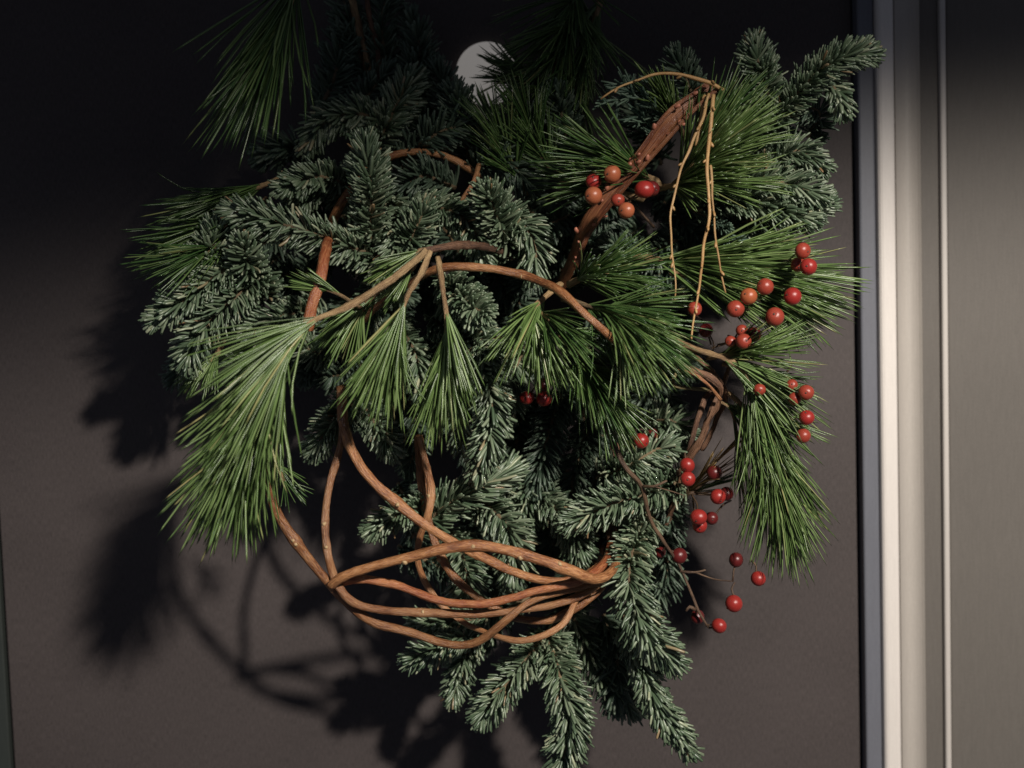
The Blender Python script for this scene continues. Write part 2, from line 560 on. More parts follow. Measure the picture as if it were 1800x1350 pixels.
def fir(path, L=44, dens=1.35, bias=(0, 0, 0), bs=0.0, m=None, w=6.5, a_mid=66, back=0.35, t0=0.0, twig=4.5, name='fir_sprig'):
    """noble-fir sprig: path base -> tip in (px, py, depth); bias in (right, down, towards camera)"""
    m = m or M_FIR
    L *= rng.uniform(.88, 1.08); dens *= rng.uniform(.8, 1.15); w *= rng.uniform(.9, 1.08)
    o, C = twig_obj(name, path, twig, 2.2, M_TWIG)
    k = K(np.mean([p[2] for p in path]))
    Cd = spline(pts3(path), 0.002)
    _, Ltot = along(Cd, np.array([0.0]))
    n = int(Ltot / k * dens * 1.12)
    n = max(n, 40)
    t = np.sort(rng.uniform(t0, 1, n) ** 0.92)
    tipn = int(26)
    t = np.concatenate([t, rng.uniform(0.97, 1.0, tipn)])
    n = len(t)
    B, _ = along(Cd, t)
    e = 0.02
    B2, _ = along(Cd, np.minimum(t + e, 1)); B1, _ = along(Cd, np.maximum(t - e, 0))
    T = norm(B2 - B1)
    Nn = norm(TOCAM - T * (T @ TOCAM)[:, None] + 1e-4)
    Sd = np.cross(T, Nn)
    phi = rng.uniform(-np.pi, np.pi, n)
    bk = np.abs(phi) > 2.0
    phi = np.where(bk & (rng.random(n) > back), rng.uniform(-2.0, 2.0, n), phi)
    two = rng.random(n) < .55                     # most needles parted to the two sides of the twig
    phi = np.where(two, np.sign(rng.normal(0, 1, n)) * rng.normal(1.45, .28, n), phi)
    rad = np.cos(phi)[:, None] * Nn + np.sin(phi)[:, None] * Sd
    a = np.radians(a_mid + rng.normal(0, 9, n) - 38 * np.clip((t - 0.80) / 0.20, 0, 1) ** 1.3)
    a[-tipn:] = np.radians(rng.uniform(5, 55, tipn))
    d0 = norm(rad * np.sin(a)[:, None] + T * np.cos(a)[:, None])
    bw = np.array([bias[0], -bias[2], -bias[1]], float)
    d1 = norm(d0 + rng.uniform(.35, 1.1, (n, 1)) * T + rng.normal(0, 0.20, (n, 3)) + bs * bw)
    d0 = norm(d0 + 0.35 * bs * bw)
    Ln = L * k * rng.uniform(0.70, 1.14, n) * (1 - 0.25 * np.clip((t - 0.85) / 0.15, 0, 1))
    V, f = needles(B, d0, d1, Ln, w * k * rng.uniform(0.8, 1.15, n), norm(rad + 0.3 * rng.normal(0, 1, (n, 3))), PROF_FIR, 0.62, 4)
    nb = mesh_obj('needles', V, f, m, C[0])
    link(nb, parent=o, world=C[0], kind='stuff')
    return o


def pine(path, L=190, n=55, spread=30, t0=0.25, g=0.25, m=None, w=3.6, per=5, bias=(0, 0, 0), bs=0.0, twig=6, tm=None, flat=0.75, amin=3, jit=0.05, name='pine_sprig'):
    m = m or M_PINE
    o, C = twig_obj(name, path, twig, 3.0, tm or M_PTWIG, rough=0.2)
    k = K(np.mean([p[2] for p in path]))
    Cd = spline(pts3(path), 0.002)
    t = np.sort(rng.uniform(t0, 1, n))
    t[-max(3, n // 6):] = rng.uniform(0.95, 1.0, max(3, n // 6))
    B, _ = along(Cd, t)
    B2, _ = along(Cd, np.minimum(t + .04, 1)); B1, _ = along(Cd, np.maximum(t - .04, 0))
    T = norm(B2 - B1)
    Nn = norm(TOCAM - T * (T @ TOCAM)[:, None] + 1e-4)
    Sd = np.cross(T, Nn)
    phi = rng.uniform(-np.pi, np.pi, n)
    rad = flat * np.cos(phi)[:, None] * Nn + np.sin(phi)[:, None] * Sd
    a = np.radians(rng.uniform(amin, spread, n))
    bw = np.array([bias[0], -bias[2], -bias[1]], float)
    df = norm(rad * np.sin(a)[:, None] + T * np.cos(a)[:, None] + bs * bw)
    rep = lambda A: np.repeat(A, per, 0)
    N = n * per
    d0 = norm(rep(df) + rng.normal(0, 0.055, (N, 3)))
    wild = np.where(rng.random((N, 1)) < .10, 4.0, 1.0)
    d0 = norm(d0 + rng.normal(0, .035, (N, 3)) * wild)
    d1 = norm(d0 + g * DOWN + rng.normal(0, jit * 1.3, (N, 3)) * wild)
    Ln = L * k * rng.uniform(0.72, 1.08, N)
    V, f = needles(rep(B), d0, d1, Ln, w * k * rng.uniform(0.8, 1.15, N), norm(rng.normal(0, 1, (N, 3))), PROF_PINE, 0.75, 3)
    nb = mesh_obj('needles', V, f, m, C[0])
    link(nb, parent=o, world=C[0], kind='stuff')
    return o


# ---- woven vines: (path, radius start, radius end, material, depth start->end handled in the path)
VT = 0.73


def vine(path, r, m=M_VINE, rough=0.06, r1=None, knots=(), label=None, flat=1.0, name='vine', sides=12, wob=0.0):
    C = spline(pts3(path), 0.003)
    if wob:
        q = rng.normal(0, 1, C.shape)
        for _ in range(6):
            q = (q + np.roll(q, 1, 0) + np.roll(q, -1, 0)) / 3
        C = C + q * wob
    r1 = r if r1 is None else r1
    k = K(np.mean([p[2] for p in path]))
    rad = np.linspace(r, r1, len(C)) * k * VT
    s = np.arange(len(C))
    rad = rad * (1 + 0.06 * np.sin(s * 0.23 + rng.uniform(0, 6)) + 0.08 * np.sin(s * 0.063 + rng.uniform(0, 6)))
    for kp in knots:
        c = P(*kp)
        i = np.argmin(np.linalg.norm(C - c, axis=1))
        rad = rad * (1 + 0.16 * np.exp(-((s - i) / 1.6) ** 2))
    V, f, uv = tube(C, rad, sides, flat, int(rng.integers(1, 9999)), rough)
    o = mesh_obj(name, V, f, m, C[0], uv=uv)
    link(o, parent=wreath, world=C[0], label=label)
    for kp in knots:
        c = P(*kp)
        i = np.argmin(np.linalg.norm(C - c, axis=1))
        off = c - C[i]
        side = norm(np.array([off[0], 0, off[2]])[None])[0] if np.linalg.norm(off[[0, 2]]) > 0.4 * rad[i] else np.zeros(3)
        nrm = norm((TOCAM + 0.9 * side)[None])[0]
        blob('knot', C[i] + nrm * rad[i] * 0.92, nrm, 4.3 * k * rng.uniform(.8, 1.2), 0.6, M_KNOT, o)
    return o, C, rad


def blob_geo(c, ax, r, squash, g=None, nu=10, nvv=6, rough=0.18):
    g = g or rng
    ax = ax / np.linalg.norm(ax)
    u = np.cross(ax, [0.3, 0.5, 0.81]); u /= np.linalg.norm(u)
    v = np.cross(ax, u)
    V = [c + ax * r * squash]
    for i in range(1, nvv):
        th = np.pi * i / nvv
        for j in range(nu):
            ph = 2 * np.pi * j / nu
            rr = r * (1 + rough * g.normal())
            V.append(c + ax * (math.cos(th) * rr * squash) + (u * math.cos(ph) + v * math.sin(ph)) * math.sin(th) * rr)
    V.append(c - ax * r * squash)
    q, t = [], []
    for j in range(nu):
        t.append((0, 1 + j, 1 + (j + 1) % nu))
    for i in range(nvv - 2):
        for j in range(nu):
            a0 = 1 + i * nu + j; a1 = 1 + i * nu + (j + 1) % nu
            q.append((a0, a0 + nu, a1 + nu, a1))
    b = 1 + (nvv - 2) * nu
    for j in range(nu):
        t.append((len(V) - 1, b + (j + 1) % nu, b + j))
    return np.array(V), [np.array(q), np.array(t)]


def blob(name, c, ax, r, squash, m, parent):
    V, f = blob_geo(np.asarray(c), np.asarray(ax), r, squash)
    o = mesh_obj(name, V, f, m, c)
    link(o, parent=parent, world=c)
    return o


def buds(C, rad, n, size, m, parent, lo=0.02, hi=0.98, squash=1.7):
    """tiny buds along a twig, one mesh"""
    T, N, B = frames(C)
    Vs, Q, Tr, o = [], [], [], 0
    for q in range(n):
        i = int((lo + (hi - lo) * (q + rng.uniform(0.1, 0.9)) / n) * (len(C) - 1))
        an = rng.uniform(0, 2 * np.pi)
        nn = N[i] * math.cos(an) + B[i] * math.sin(an)
        if nn[1] > 0.3: nn = -nn
        ax = norm((T[i] * 0.9 + nn * 0.7)[None])[0]
        V, f = blob_geo(C[i] + nn * (rad[i] + size * 0.35), ax, size * rng.uniform(.75, 1.2), squash, nu=6, nvv=4, rough=0.08)
        Vs.append(V); Q.append(f[0] + o); Tr.append(f[1] + o); o += len(V)
    ob = mesh_obj('buds', np.vstack(Vs), [np.vstack(Q), np.vstack(Tr)], m, C[0])
    link(ob, parent=parent, world=C[0], kind='stuff')


# lower woven loop
vine([(462, 800, .205), (470, 850, .205), (492, 910, .20), (545, 985, .195), (588, 1036, .19), (622, 1070, .185), (662, 1096, .18), (722, 1112, .18), (780, 1131, .185), (822, 1133, .19), (852, 1121, .195), (892, 1088, .20), (935, 1056, .195), (1000, 1036, .185), (1060, 1022, .17)],
     11.5, r1=9.5, knots=[(517, 950, .2), (524, 958, .2)])
vine([(598, 690, .155), (601, 770, .16), (580, 850, .17), (571, 920, .18), (577, 975, .185), (590, 1020, .195), (612, 1052, .195), (655, 1070, .19), (740, 1077, .19), (840, 1079, .19), (920, 1071, .185), (985, 1060, .18), (1040, 1036, .17), (1072, 1005, .16)],
     9.5, M_VINEO, knots=[(571, 921, .18), (743, 1075, .19), (573, 958, .18)])
vine([(600, 680, .16), (607, 760, .175), (640, 828, .185), (700, 886, .19), (770, 938, .19), (840, 976, .18), (905, 1006, .175), (960, 1021, .175), (1020, 1016, .17), (1070, 985, .15)],
     11.5, knots=[(703, 884, .19)])
vine([(580, 1030, .20), (600, 1015, .205), (650, 997, .21), (720, 980, .215), (780, 965, .22), (832, 959, .22), (885, 966, .22), (950, 984, .22), (1003, 1004, .215), (1047, 1018, .20), (1076, 1003, .18), (1086, 970, .14), (1080, 935, .09), (1074, 900, .06)],
     12.0, knots=[(711, 992, .215), (830, 961, .22), (912, 982, .22), (984, 990, .22)])
vine([(584, 1030, .19), (604, 1022, .192), (640, 1018, .192), (700, 1030, .19), (770, 1055, .195), (830, 1062, .20), (885, 1055, .20), (945, 1038, .20), (1020, 1020, .195), (1062, 990, .17), (1075, 945, .11), (1070, 900, .07)],
     10.5, M_VINER, label='reddish vine')
vine([(738, 768, .15), (748, 815, .155), (758, 862, .165), (752, 905, .17), (738, 945, .165), (734, 985, .16), (747, 1022, .155), (775, 1062, .155), (812, 1092, .16), (850, 1110, .17), (905, 1126, .185), (950, 1119, .19), (990, 1096, .185), (1010, 1060, .175), (1026, 1020, .15), (1050, 985, .11), (1062, 940, .07)],
     8.0, M_VINEO, knots=[(748, 826, .155), (751, 872, .165)])
vine([(735, 765, .14), (742, 850, .145), (757, 930, .15), (776, 980, .155), (804, 1020, .155), (845, 1054, .155), (900, 1084, .155), (960, 1091, .155), (1012, 1068, .155), (1058, 1030, .15), (1078, 985, .13)],
     10.5, M_VINE, knots=[(770, 985, .155)])
vine([(1070, 1010, .14), (1075, 930, .12), (1078, 850, .10), (1080, 780, .09)], 11, M_GNARL, rough=.1)
# ring inside the wreath
vine([(1150, 655, .15), (1105, 620, .20), (1062, 582, .225), (1020, 545, .225), (985, 513, .215), (955, 497, .20), (915, 483, .19), (860, 472, .19), (800, 469, .19), (752, 479, .18), (700, 512, .16), (650, 550, .14), (600, 610, .12)],
     9.5, M_VINE, knots=[(918, 486, .19)])
vine([(540, 580, .20), (549, 535, .20), (563, 490, .195), (571, 446, .18), (577, 420, .15)], 13.5, M_VINER, r1=12, rough=.07)
vine([(572, 445, .11), (582, 395, .115), (603, 352, .13), (628, 320, .115), (665, 285, .09), (715, 268, .09), (765, 270, .09), (808, 286, .09), (842, 310, .085), (880, 350, .07)],
     11.0, M_VINE, r1=9)
vine([(842, 290, .12), (832, 320, .14), (812, 352, .14), (790, 400, .12)], 5, M_VINEO)
# dark branch carrying the front pine
vine([(900, 452, .12), (860, 436, .16), (810, 431, .19), (765, 437, .21), (748, 442, .215)], 9, M_GNARL, rough=.12, name='branch')
# willow stick and its yellow shoots
so, sC, sr = vine([(985, 505, .08), (1008, 455, .115), (1038, 385, .155), (1085, 325, .165), (1132, 272, .17), (1180, 210, .175), (1222, 172, .175), (1252, 150, .175)],
                  14, M_STICK, rough=.03, r1=18, flat=0.6, name='willow_stick', sides=16)
buds(sC, sr, 15, .0016, M_BUD, so)
for path in ([(1012, 470, .138), (1036, 410, .149), (1098, 330, .165), (1166, 252, .177), (1213, 200, .182), (1262, 156, .183)],
             [(1070, 335, .160), (1126, 264, .176), (1176, 196, .182), (1240, 152, .180)]):
    o, C, r_ = vine(path, 6.0, M_STICK, rough=.03, r1=6.0, name='willow_stick')
    buds(C, r_, 6, .0015, M_BUD, o)
for path, r0, r1 in (
        ([(1270, 158, .185), (1235, 143, .19), (1195, 130, .19), (1150, 131, .19), (1105, 148, .19), (1075, 162, .19), (1056, 174, .188)], 5.0, 2.2),
        ([(1246, 165, .185), (1226, 228, .195), (1195, 296, .2), (1180, 365, .205), (1180, 425, .205), (1188, 478, .205), (1186, 522, .205)], 3.8, 2.0),
        ([(1256, 168, .19), (1249, 230, .2), (1243, 305, .21), (1246, 385, .215), (1237, 445, .215), (1226, 515, .215), (1217, 598, .215)], 4.8, 2.4),
        ([(1246, 290, .2), (1253, 360, .2), (1257, 412, .2), (1266, 470, .2), (1273, 514, .2)], 3.4, 1.8),
        ([(1240, 168, .18), (1236, 200, .185), (1230, 235, .185), (1226, 255, .185)], 6.5, 5.0)):
    o, C, r_ = vine(path, r0, M_WILLOW, rough=.07, r1=r1, name='willow_shoot', sides=8, wob=.0012)
    buds(C, r_, max(3, int(len(C) * 0.16)), .0011, M_WILLOW, o, squash=2.4)
# gnarled vine on the right and thin twigs
vine([(1140, 628, .16), (1180, 636, .17), (1215, 648, .17), (1250, 672, .17), (1272, 690, .165), (1248, 735, .15), (1222, 785, .145), (1200, 850, .13), (1165, 925, .11)], 7.5, M_GNARL, rough=.2, name='gnarled_vine', wob=.003)
vine([(1272, 685, .165), (1256, 725, .162), (1236, 760, .158), (1214, 800, .15), (1196, 840, .14)], 5.0, M_GNARL, rough=.2, name='gnarled_vine', wob=.003)
vine([(1160, 640, .15), (1210, 655, .175), (1245, 676, .178), (1268, 702, .172)], 4.5, M_VINEO, rough=.2, name='gnarled_vine', wob=.002)
vine([(1215, 620, .15), (1255, 658, .16), (1275, 690, .155), (1258, 740, .14), (1235, 790, .13)], 6, M_GNARL, rough=.16, name='gnarled_vine', wob=.002)
vine([(1285, 640, .14), (1268, 680, .15), (1240, 700, .15), (1215, 770, .15), (1205, 810, .14)], 6, M_GNARL, rough=.14, name='gnarled_vine', wob=.0015)
vine([(1195, 645, .14), (1185, 678, .15), (1230, 685, .15), (1265, 683, .15)], 4.5, M_GSTEM, name='green_twig', wob=.001)
vine([(1190, 880, .11), (1230, 838, .12), (1270, 800, .125), (1305, 762, .13)], 3.6, M_DRY, name='dry_stem')
vine([(1200, 875, .115), (1245, 826, .125), (1285, 788, .13), (1312, 770, .13)], 2.6, M_WILLOW, name='dry_stem')
vine([(1200, 355, .12), (1245, 382, .12), (1290, 398, .12), (1305, 430, .12), (1330, 480, .12), (1352, 540, .125)], 4.2, M_TWIG, name='berry_branch')

# ---- fir
UP = (0, -1, 0)
DN = (0, 1, 0)
CA = (0, 0, 1)
fir([(660, 450, .13), (610, 432, .145), (545, 408, .155), (475, 388, .16), (412, 368, .16)], 46, 1.6, DN, .35)
fir([(660, 480, .12), (652, 400, .14), (652, 325, .155), (642, 255, .155)], 46, 1.6, DN, .2)
fir([(455, 430, .12), (400, 470, .15), (335, 520, .16), (278, 560, .16)], 44, 1.6, CA, .2)
fir([(460, 480, .12), (410, 525, .15), (355, 580, .16), (330, 632, .16)], 46, 1.5)
fir([(400, 530, .11), (372, 470, .14), (380, 405, .15)], 48, 1.4, m=M_FIR)
fir([(470, 520, .11), (440, 470, .15), (428, 430, .165)], 44, 1.5, DN, .3)
fir([(905, 450, .11), (880, 395, .15), (858, 340, .175)], 56, 2.2, CA, .25)
fir([(700, 460, .12), (722, 420, .15), (745, 372, .16)], 42, 1.6, CA, .3)
fir([(690, 350, .11), (700, 400, .14), (690, 450, .15), (670, 480, .15)], 44, 1.5, DN, .3)
fir([(720, 360, .12), (790, 370, .14), (830, 400, .15), (850, 450, .15)], 44, 1.6, DN, .35)
fir([(860, 370, .12), (915, 392, .14), (940, 430, .14), (940, 470, .14)], 48, 1.4, DN, .3)
fir([(780, 490, .14), (815, 525, .17), (850, 552, .19)], 46, 2.0, CA, .3)
fir([(760, 560, .12), (830, 610, .16), (862, 690, .175), (862, 760, .175), (842, 828, .17)], 48, 1.7)
fir([(770, 570, .10), (800, 640, .14), (815, 700, .145), (810, 770, .14)], 44, 1.5)
fir([(560, 520, .10), (520, 560, .12), (470, 590, .13)], 42, 1.5, DN, .2)
fir([(700, 480, .10), (660, 520, .12), (640, 560, .125)], 42, 1.5, DN, .2)
fir([(930, 600, .09), (900, 660, .11), (890, 720, .11)], 46, 1.4)
fir([(960, 800, .09), (930, 860, .11), (920, 920, .11)], 46, 1.4)
fir([(800, 560, .12), (850, 600, .16), (870, 650, .17)], 44, 1.6, DN, .2)
fir([(690, 560, .10), (730, 620, .13), (740, 690, .13)], 42, 1.5, DN, .2)
fir([(650, 670, .11), (610, 720, .14), (575, 755, .15), (555, 790, .15)], 40, 1.6)
fir([(620, 680, .11), (650, 730, .14), (690, 790, .15)], 42, 1.5)
fir([(720, 700, .10), (735, 760, .12), (720, 820, .12)], 40, 1.3, m=M_FIRD)
fir([(770, 880, .12), (725, 895, .15), (685, 912, .16), (655, 930, .16)], 42, 1.6, DN, .35)
fir([(700, 850, .10), (720, 890, .12), (730, 940, .12)], 40, 1.3, m=M_FIRD)
fir([(725, 945, .12), (775, 895, .14), (830, 862, .15), (890, 832, .14)], 62, 1.3, a_mid=48)
fir([(820, 860, .11), (880, 910, .135), (905, 960, .14), (900, 1010, .14)], 46, 1.6)
fir([(870, 840, .10), (960, 880, .12), (1010, 940, .13), (1020, 1000, .12)], 46, 1.5)
fir([(1200, 845, .12), (1135, 868, .15), (1070, 888, .165), (1005, 916, .17)], 48, 1.7, UP, .1)
fir([(1140, 900, .11), (1108, 985, .16), (1112, 1050, .175), (1135, 1110, .175), (1180, 1160, .17)], 50, 2.0)
fir([(1085, 1060, .13), (1120, 1150, .15), (1155, 1235, .155), (1208, 1315, .155)], 42, 1.7, t0=0.1, a_mid=50)
fir([(960, 1110, .12), (985, 1190, .15), (1002, 1270, .155), (985, 1350, .155)], 52, 1.9)
fir([(960, 1110, .12), (920, 1165, .145), (880, 1215, .15), (848, 1258, .15)], 46, 1.9)
fir([(880, 1090, .12), (820, 1115, .145), (770, 1138, .15), (725, 1158, .15)], 42, 1.8)
fir([(850, 1100, .11), (815, 1160, .13), (798, 1225, .13)], 38, 1.6)
fir([(1000, 1070, .10), (1040, 1150, .11), (1070, 1200, .11), (1112, 1242, .11)], 48, 1.6)
fir([(1060, 1080, .10), (1085, 1150, .115), (1080, 1230, .115)], 46, 1.4, m=M_FIRD)
fir([(930, 1050, .12), (850, 1085, .14), (790, 1092, .145), (735, 1092, .145)], 40, 1.5)
fir([(790, 930, .10), (820, 1000, .13), (815, 1060, .135)], 44, 1.6)
fir([(700, 960, .09), (780, 1000, .11), (850, 1020, .12)], 44, 1.3, m=M_FIRD)
fir([(985, 690, .09), (962, 770, .12), (945, 850, .12)], 50, 1.4, m=M_FIRD)
fir([(1030, 760, .08), (1010, 830, .10), (1000, 900, .10)], 46, 1.3, m=M_FIRD)
fir([(1050, 840, .11), (1110, 815, .14), (1155, 790, .14), (1195, 785, .135)], 46, 1.5, DN, .2)
fir([(1130, 740, .10), (1180, 740, .12), (1210, 760, .12)], 44, 1.4)
fir([(1120, 880, .09), (1165, 950, .105), (1170, 1010, .105), (1150, 1060, .105)], 48, 1.4, m=M_FIRD)
fir([(1160, 860, .10), (1180, 900, .11), (1175, 950, .11)], 40, 1.3, m=M_FIRD)
# upper right
fir([(1300, 260, .12), (1375, 195, .15), (1440, 125, .17), (1500, 95, .175), (1528, 95, .17)], 44, 2.0, CA, .15)
fir([(1440, 130, .16), (1470, 160, .165), (1480, 190, .165)], 34, 1.3, DN, .3)
fir([(1330, 250, .12), (1350, 180, .15), (1335, 120, .165), (1325, 80, .165)], 46, 1.8, DN, .35)
fir([(1420, 240, .12), (1440, 200, .14), (1400, 180, .15)], 40, 1.3, DN, .5, m=M_FIRD)
fir([(1230, 200, .11), (1210, 150, .13), (1190, 105, .135)], 42, 1.4, m=M_FIRD)
fir([(1270, 340, .11), (1340, 300, .14), (1395, 265, .15), (1440, 290, .15)], 46, 1.8, (-.6, .6, .4), .3)
fir([(1230, 300, .11), (1300, 320, .14), (1370, 320, .15), (1435, 340, .15)], 48, 1.7, (-.4, .5, .6), .3)
fir([(1220, 370, .11), (1290, 350, .14), (1350, 362, .145), (1420, 385, .145)], 46, 1.7, CA, .3)
fir([(1260, 400, .10), (1330, 385, .13), (1400, 375, .135), (1445, 360, .135)], 44, 1.5)
fir([(1130, 400, .09), (1090, 430, .11), (1060, 470, .11)], 48, 1.4, m=M_FIRD)
fir([(1190, 420, .09), (1130, 450, .11), (1080, 430, .12)], 46, 1.3, m=M_FIRD)
fir([(1000, 380, .09), (960, 400, .12), (935, 450, .12)], 46, 1.3, m=M_FIRD)
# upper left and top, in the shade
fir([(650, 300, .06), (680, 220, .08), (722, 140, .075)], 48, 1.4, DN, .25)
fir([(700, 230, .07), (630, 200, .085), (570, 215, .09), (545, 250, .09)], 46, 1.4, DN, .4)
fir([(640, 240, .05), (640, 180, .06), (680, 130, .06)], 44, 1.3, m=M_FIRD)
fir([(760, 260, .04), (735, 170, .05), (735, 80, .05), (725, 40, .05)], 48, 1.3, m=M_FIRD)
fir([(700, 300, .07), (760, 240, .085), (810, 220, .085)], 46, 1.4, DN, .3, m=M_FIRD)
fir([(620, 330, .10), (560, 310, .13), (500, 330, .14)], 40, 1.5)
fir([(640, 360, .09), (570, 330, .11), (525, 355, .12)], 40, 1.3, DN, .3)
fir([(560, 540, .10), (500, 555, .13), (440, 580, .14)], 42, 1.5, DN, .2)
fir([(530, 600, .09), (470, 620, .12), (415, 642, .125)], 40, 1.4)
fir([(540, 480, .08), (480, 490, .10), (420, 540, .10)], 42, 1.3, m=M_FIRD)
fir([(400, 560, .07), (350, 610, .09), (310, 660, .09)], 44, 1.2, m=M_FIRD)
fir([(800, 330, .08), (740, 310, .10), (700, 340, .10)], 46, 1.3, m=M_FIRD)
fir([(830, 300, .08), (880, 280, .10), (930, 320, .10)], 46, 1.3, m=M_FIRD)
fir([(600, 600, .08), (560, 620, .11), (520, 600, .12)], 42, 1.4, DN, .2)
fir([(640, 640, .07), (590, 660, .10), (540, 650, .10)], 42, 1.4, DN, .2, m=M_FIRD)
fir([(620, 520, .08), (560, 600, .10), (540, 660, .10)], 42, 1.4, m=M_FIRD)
# deep filling behind the front sprigs
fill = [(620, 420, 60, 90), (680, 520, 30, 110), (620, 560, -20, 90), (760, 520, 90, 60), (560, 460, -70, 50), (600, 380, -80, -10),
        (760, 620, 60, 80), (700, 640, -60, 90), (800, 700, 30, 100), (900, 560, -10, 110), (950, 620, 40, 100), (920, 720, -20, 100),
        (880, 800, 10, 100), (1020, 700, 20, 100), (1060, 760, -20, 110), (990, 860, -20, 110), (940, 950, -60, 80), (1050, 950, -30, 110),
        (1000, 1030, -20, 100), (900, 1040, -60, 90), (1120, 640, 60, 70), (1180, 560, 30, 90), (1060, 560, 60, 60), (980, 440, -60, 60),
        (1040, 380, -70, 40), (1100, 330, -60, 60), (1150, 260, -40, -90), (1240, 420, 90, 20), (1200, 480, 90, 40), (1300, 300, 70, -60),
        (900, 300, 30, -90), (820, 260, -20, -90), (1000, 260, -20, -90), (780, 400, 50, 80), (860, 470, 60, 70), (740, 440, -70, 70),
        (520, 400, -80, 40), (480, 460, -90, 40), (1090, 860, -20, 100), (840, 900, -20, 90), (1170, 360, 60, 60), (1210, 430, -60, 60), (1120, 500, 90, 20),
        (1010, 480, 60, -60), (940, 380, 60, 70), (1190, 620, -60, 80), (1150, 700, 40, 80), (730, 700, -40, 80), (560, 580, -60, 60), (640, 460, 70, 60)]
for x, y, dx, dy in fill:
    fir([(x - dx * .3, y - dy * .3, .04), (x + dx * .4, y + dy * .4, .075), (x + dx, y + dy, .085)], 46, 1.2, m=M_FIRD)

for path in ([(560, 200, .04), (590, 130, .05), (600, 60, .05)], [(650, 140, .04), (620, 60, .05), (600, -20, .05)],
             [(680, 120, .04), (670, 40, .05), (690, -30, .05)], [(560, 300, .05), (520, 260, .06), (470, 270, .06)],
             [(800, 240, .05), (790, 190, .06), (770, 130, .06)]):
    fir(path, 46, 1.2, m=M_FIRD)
vine([(672, 160, .04), (662, 80, .05), (648, 20, .055), (640, -60, .06)], 7, M_GNARL, name='branch')
# ---- juniper spray
def juniper(path, seed):
    g = np.random.default_rng(seed)
    o, C = twig_obj('juniper_sprig', path, 3.2, 1.8, M_JUN, sides=6)
    k = K(path[0][2])
    parts = []
    for q in range(22):
        i = int(g.uniform(.1, 1) * (len(C) - 1))
        T = norm((C[min(i + 1, len(C) - 1)] - C[max(i - 1, 0)])[None])[0]
        s = np.cross(T, TOCAM) * (1 if q % 2 else -1)
        d = norm((T * g.uniform(.6, 1.1) + s * g.uniform(.4, .9) - np.array([0, .4 * g.normal() + .2, 0]))[None])[0]
        L = g.uniform(22, 46) * k
        c1 = C[i] + d * L * .5 + g.normal(0, 2 * k, 3)
        c2 = C[i] + norm((d + .4 * T)[None])[0] * L
        cc = spline([C[i], c1, c2], .004)
        parts.append(tube(cc, np.linspace(2.4, 1.5, len(cc)) * k, 5, 1, q + 1, .2))
        for z in range(3):
            b0 = cc[int(g.uniform(.2, .9) * (len(cc) - 1))]
            dd = norm((d + g.normal(0, .6, 3))[None])[0]
            ce = spline([b0, b0 + dd * 7 * k, b0 + norm((dd + .5 * d)[None])[0] * 15 * k], .004)
            parts.append(tube(ce, np.linspace(2.2, 1.4, len(ce)) * k, 5, 1, q + z, .2))
    V, f, uv = join(parts)
    n = mesh_obj('scale_leaves', V, f, M_JUN, C[0], uv=uv)
    link(n, parent=o, world=C[0], kind='stuff')


juniper([(1200, 220, .13), (1140, 185, .15), (1080, 140, .15)], 1)
juniper([(1200, 200, .12), (1150, 165, .14), (1100, 165, .15), (1070, 190, .15)], 2)
juniper([(1170, 250, .12), (1130, 210, .14), (1100, 205, .14)], 3)
juniper([(1240, 390, .12), (1270, 400, .15), (1300, 440, .15)], 4)
juniper([(1020, 420, .09), (1080, 430, .12), (1120, 470, .12)], 5)

# ---- pine
pine([(750, 440, .215), (690, 490, .22), (610, 540, .235), (546, 567, .245), (502, 622, .25), (462, 700, .25), (428, 775, .248)],
     225, 84, 36, .44, .16, w=4.6, twig=7, bias=(-.2, .4, 0), bs=.34, flat=.5)
pine([(500, 640, .225), (460, 720, .235), (428, 800, .235)], 205, 60, 40, .05, .10, w=4.4, twig=5, bias=(-.1, .6, 0), bs=.4)
pine([(756, 442, .215), (735, 490, .222), (716, 522, .225), (700, 565, .225), (684, 600, .225)], 170, 48, 30, .55, .12, w=4.4, twig=6, bias=(-.1, .6, 0), bs=.35)
pine([(770, 452, .205), (777, 500, .215), (785, 555, .22), (784, 600, .22), (778, 640, .22)], 165, 38, 22, .5, .08, w=4.4, twig=5)
pine([(760, 440, .20), (738, 440, .205), (718, 452, .205)], 92, 14, 24, .4, .1, w=4.2, bias=(-.5, .4, 0), bs=.4, twig=5)
pine([(735, 455, .19), (722, 475, .195), (712, 490, .195)], 78, 10, 20, .4, .1, w=4.0, twig=4)
pine([(680, 500, .18), (645, 530, .185), (625, 555, .185)], 115, 24, 34, .3, .25, w=4.2, twig=5)
pine([(640, 545, .19), (600, 520, .20), (575, 510, .20)], 80, 7, 20, .5, .05, w=3.8, twig=4)
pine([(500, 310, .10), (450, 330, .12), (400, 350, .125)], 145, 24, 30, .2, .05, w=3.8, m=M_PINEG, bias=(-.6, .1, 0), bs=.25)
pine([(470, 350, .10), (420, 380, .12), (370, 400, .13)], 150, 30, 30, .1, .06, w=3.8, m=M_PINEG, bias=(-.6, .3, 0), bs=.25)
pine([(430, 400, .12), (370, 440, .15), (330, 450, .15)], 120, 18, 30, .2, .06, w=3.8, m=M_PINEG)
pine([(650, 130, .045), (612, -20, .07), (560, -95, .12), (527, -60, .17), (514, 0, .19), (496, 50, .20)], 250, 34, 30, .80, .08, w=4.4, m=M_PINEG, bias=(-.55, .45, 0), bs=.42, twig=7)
pine([(1020, -60, .05), (1005, 20, .06), (985, 90, .065), (965, 150, .065)], 160, 70, 65, .05, .12, w=3.8, m=M_PINEG, bias=(-.5, -.1, 0), bs=.3)
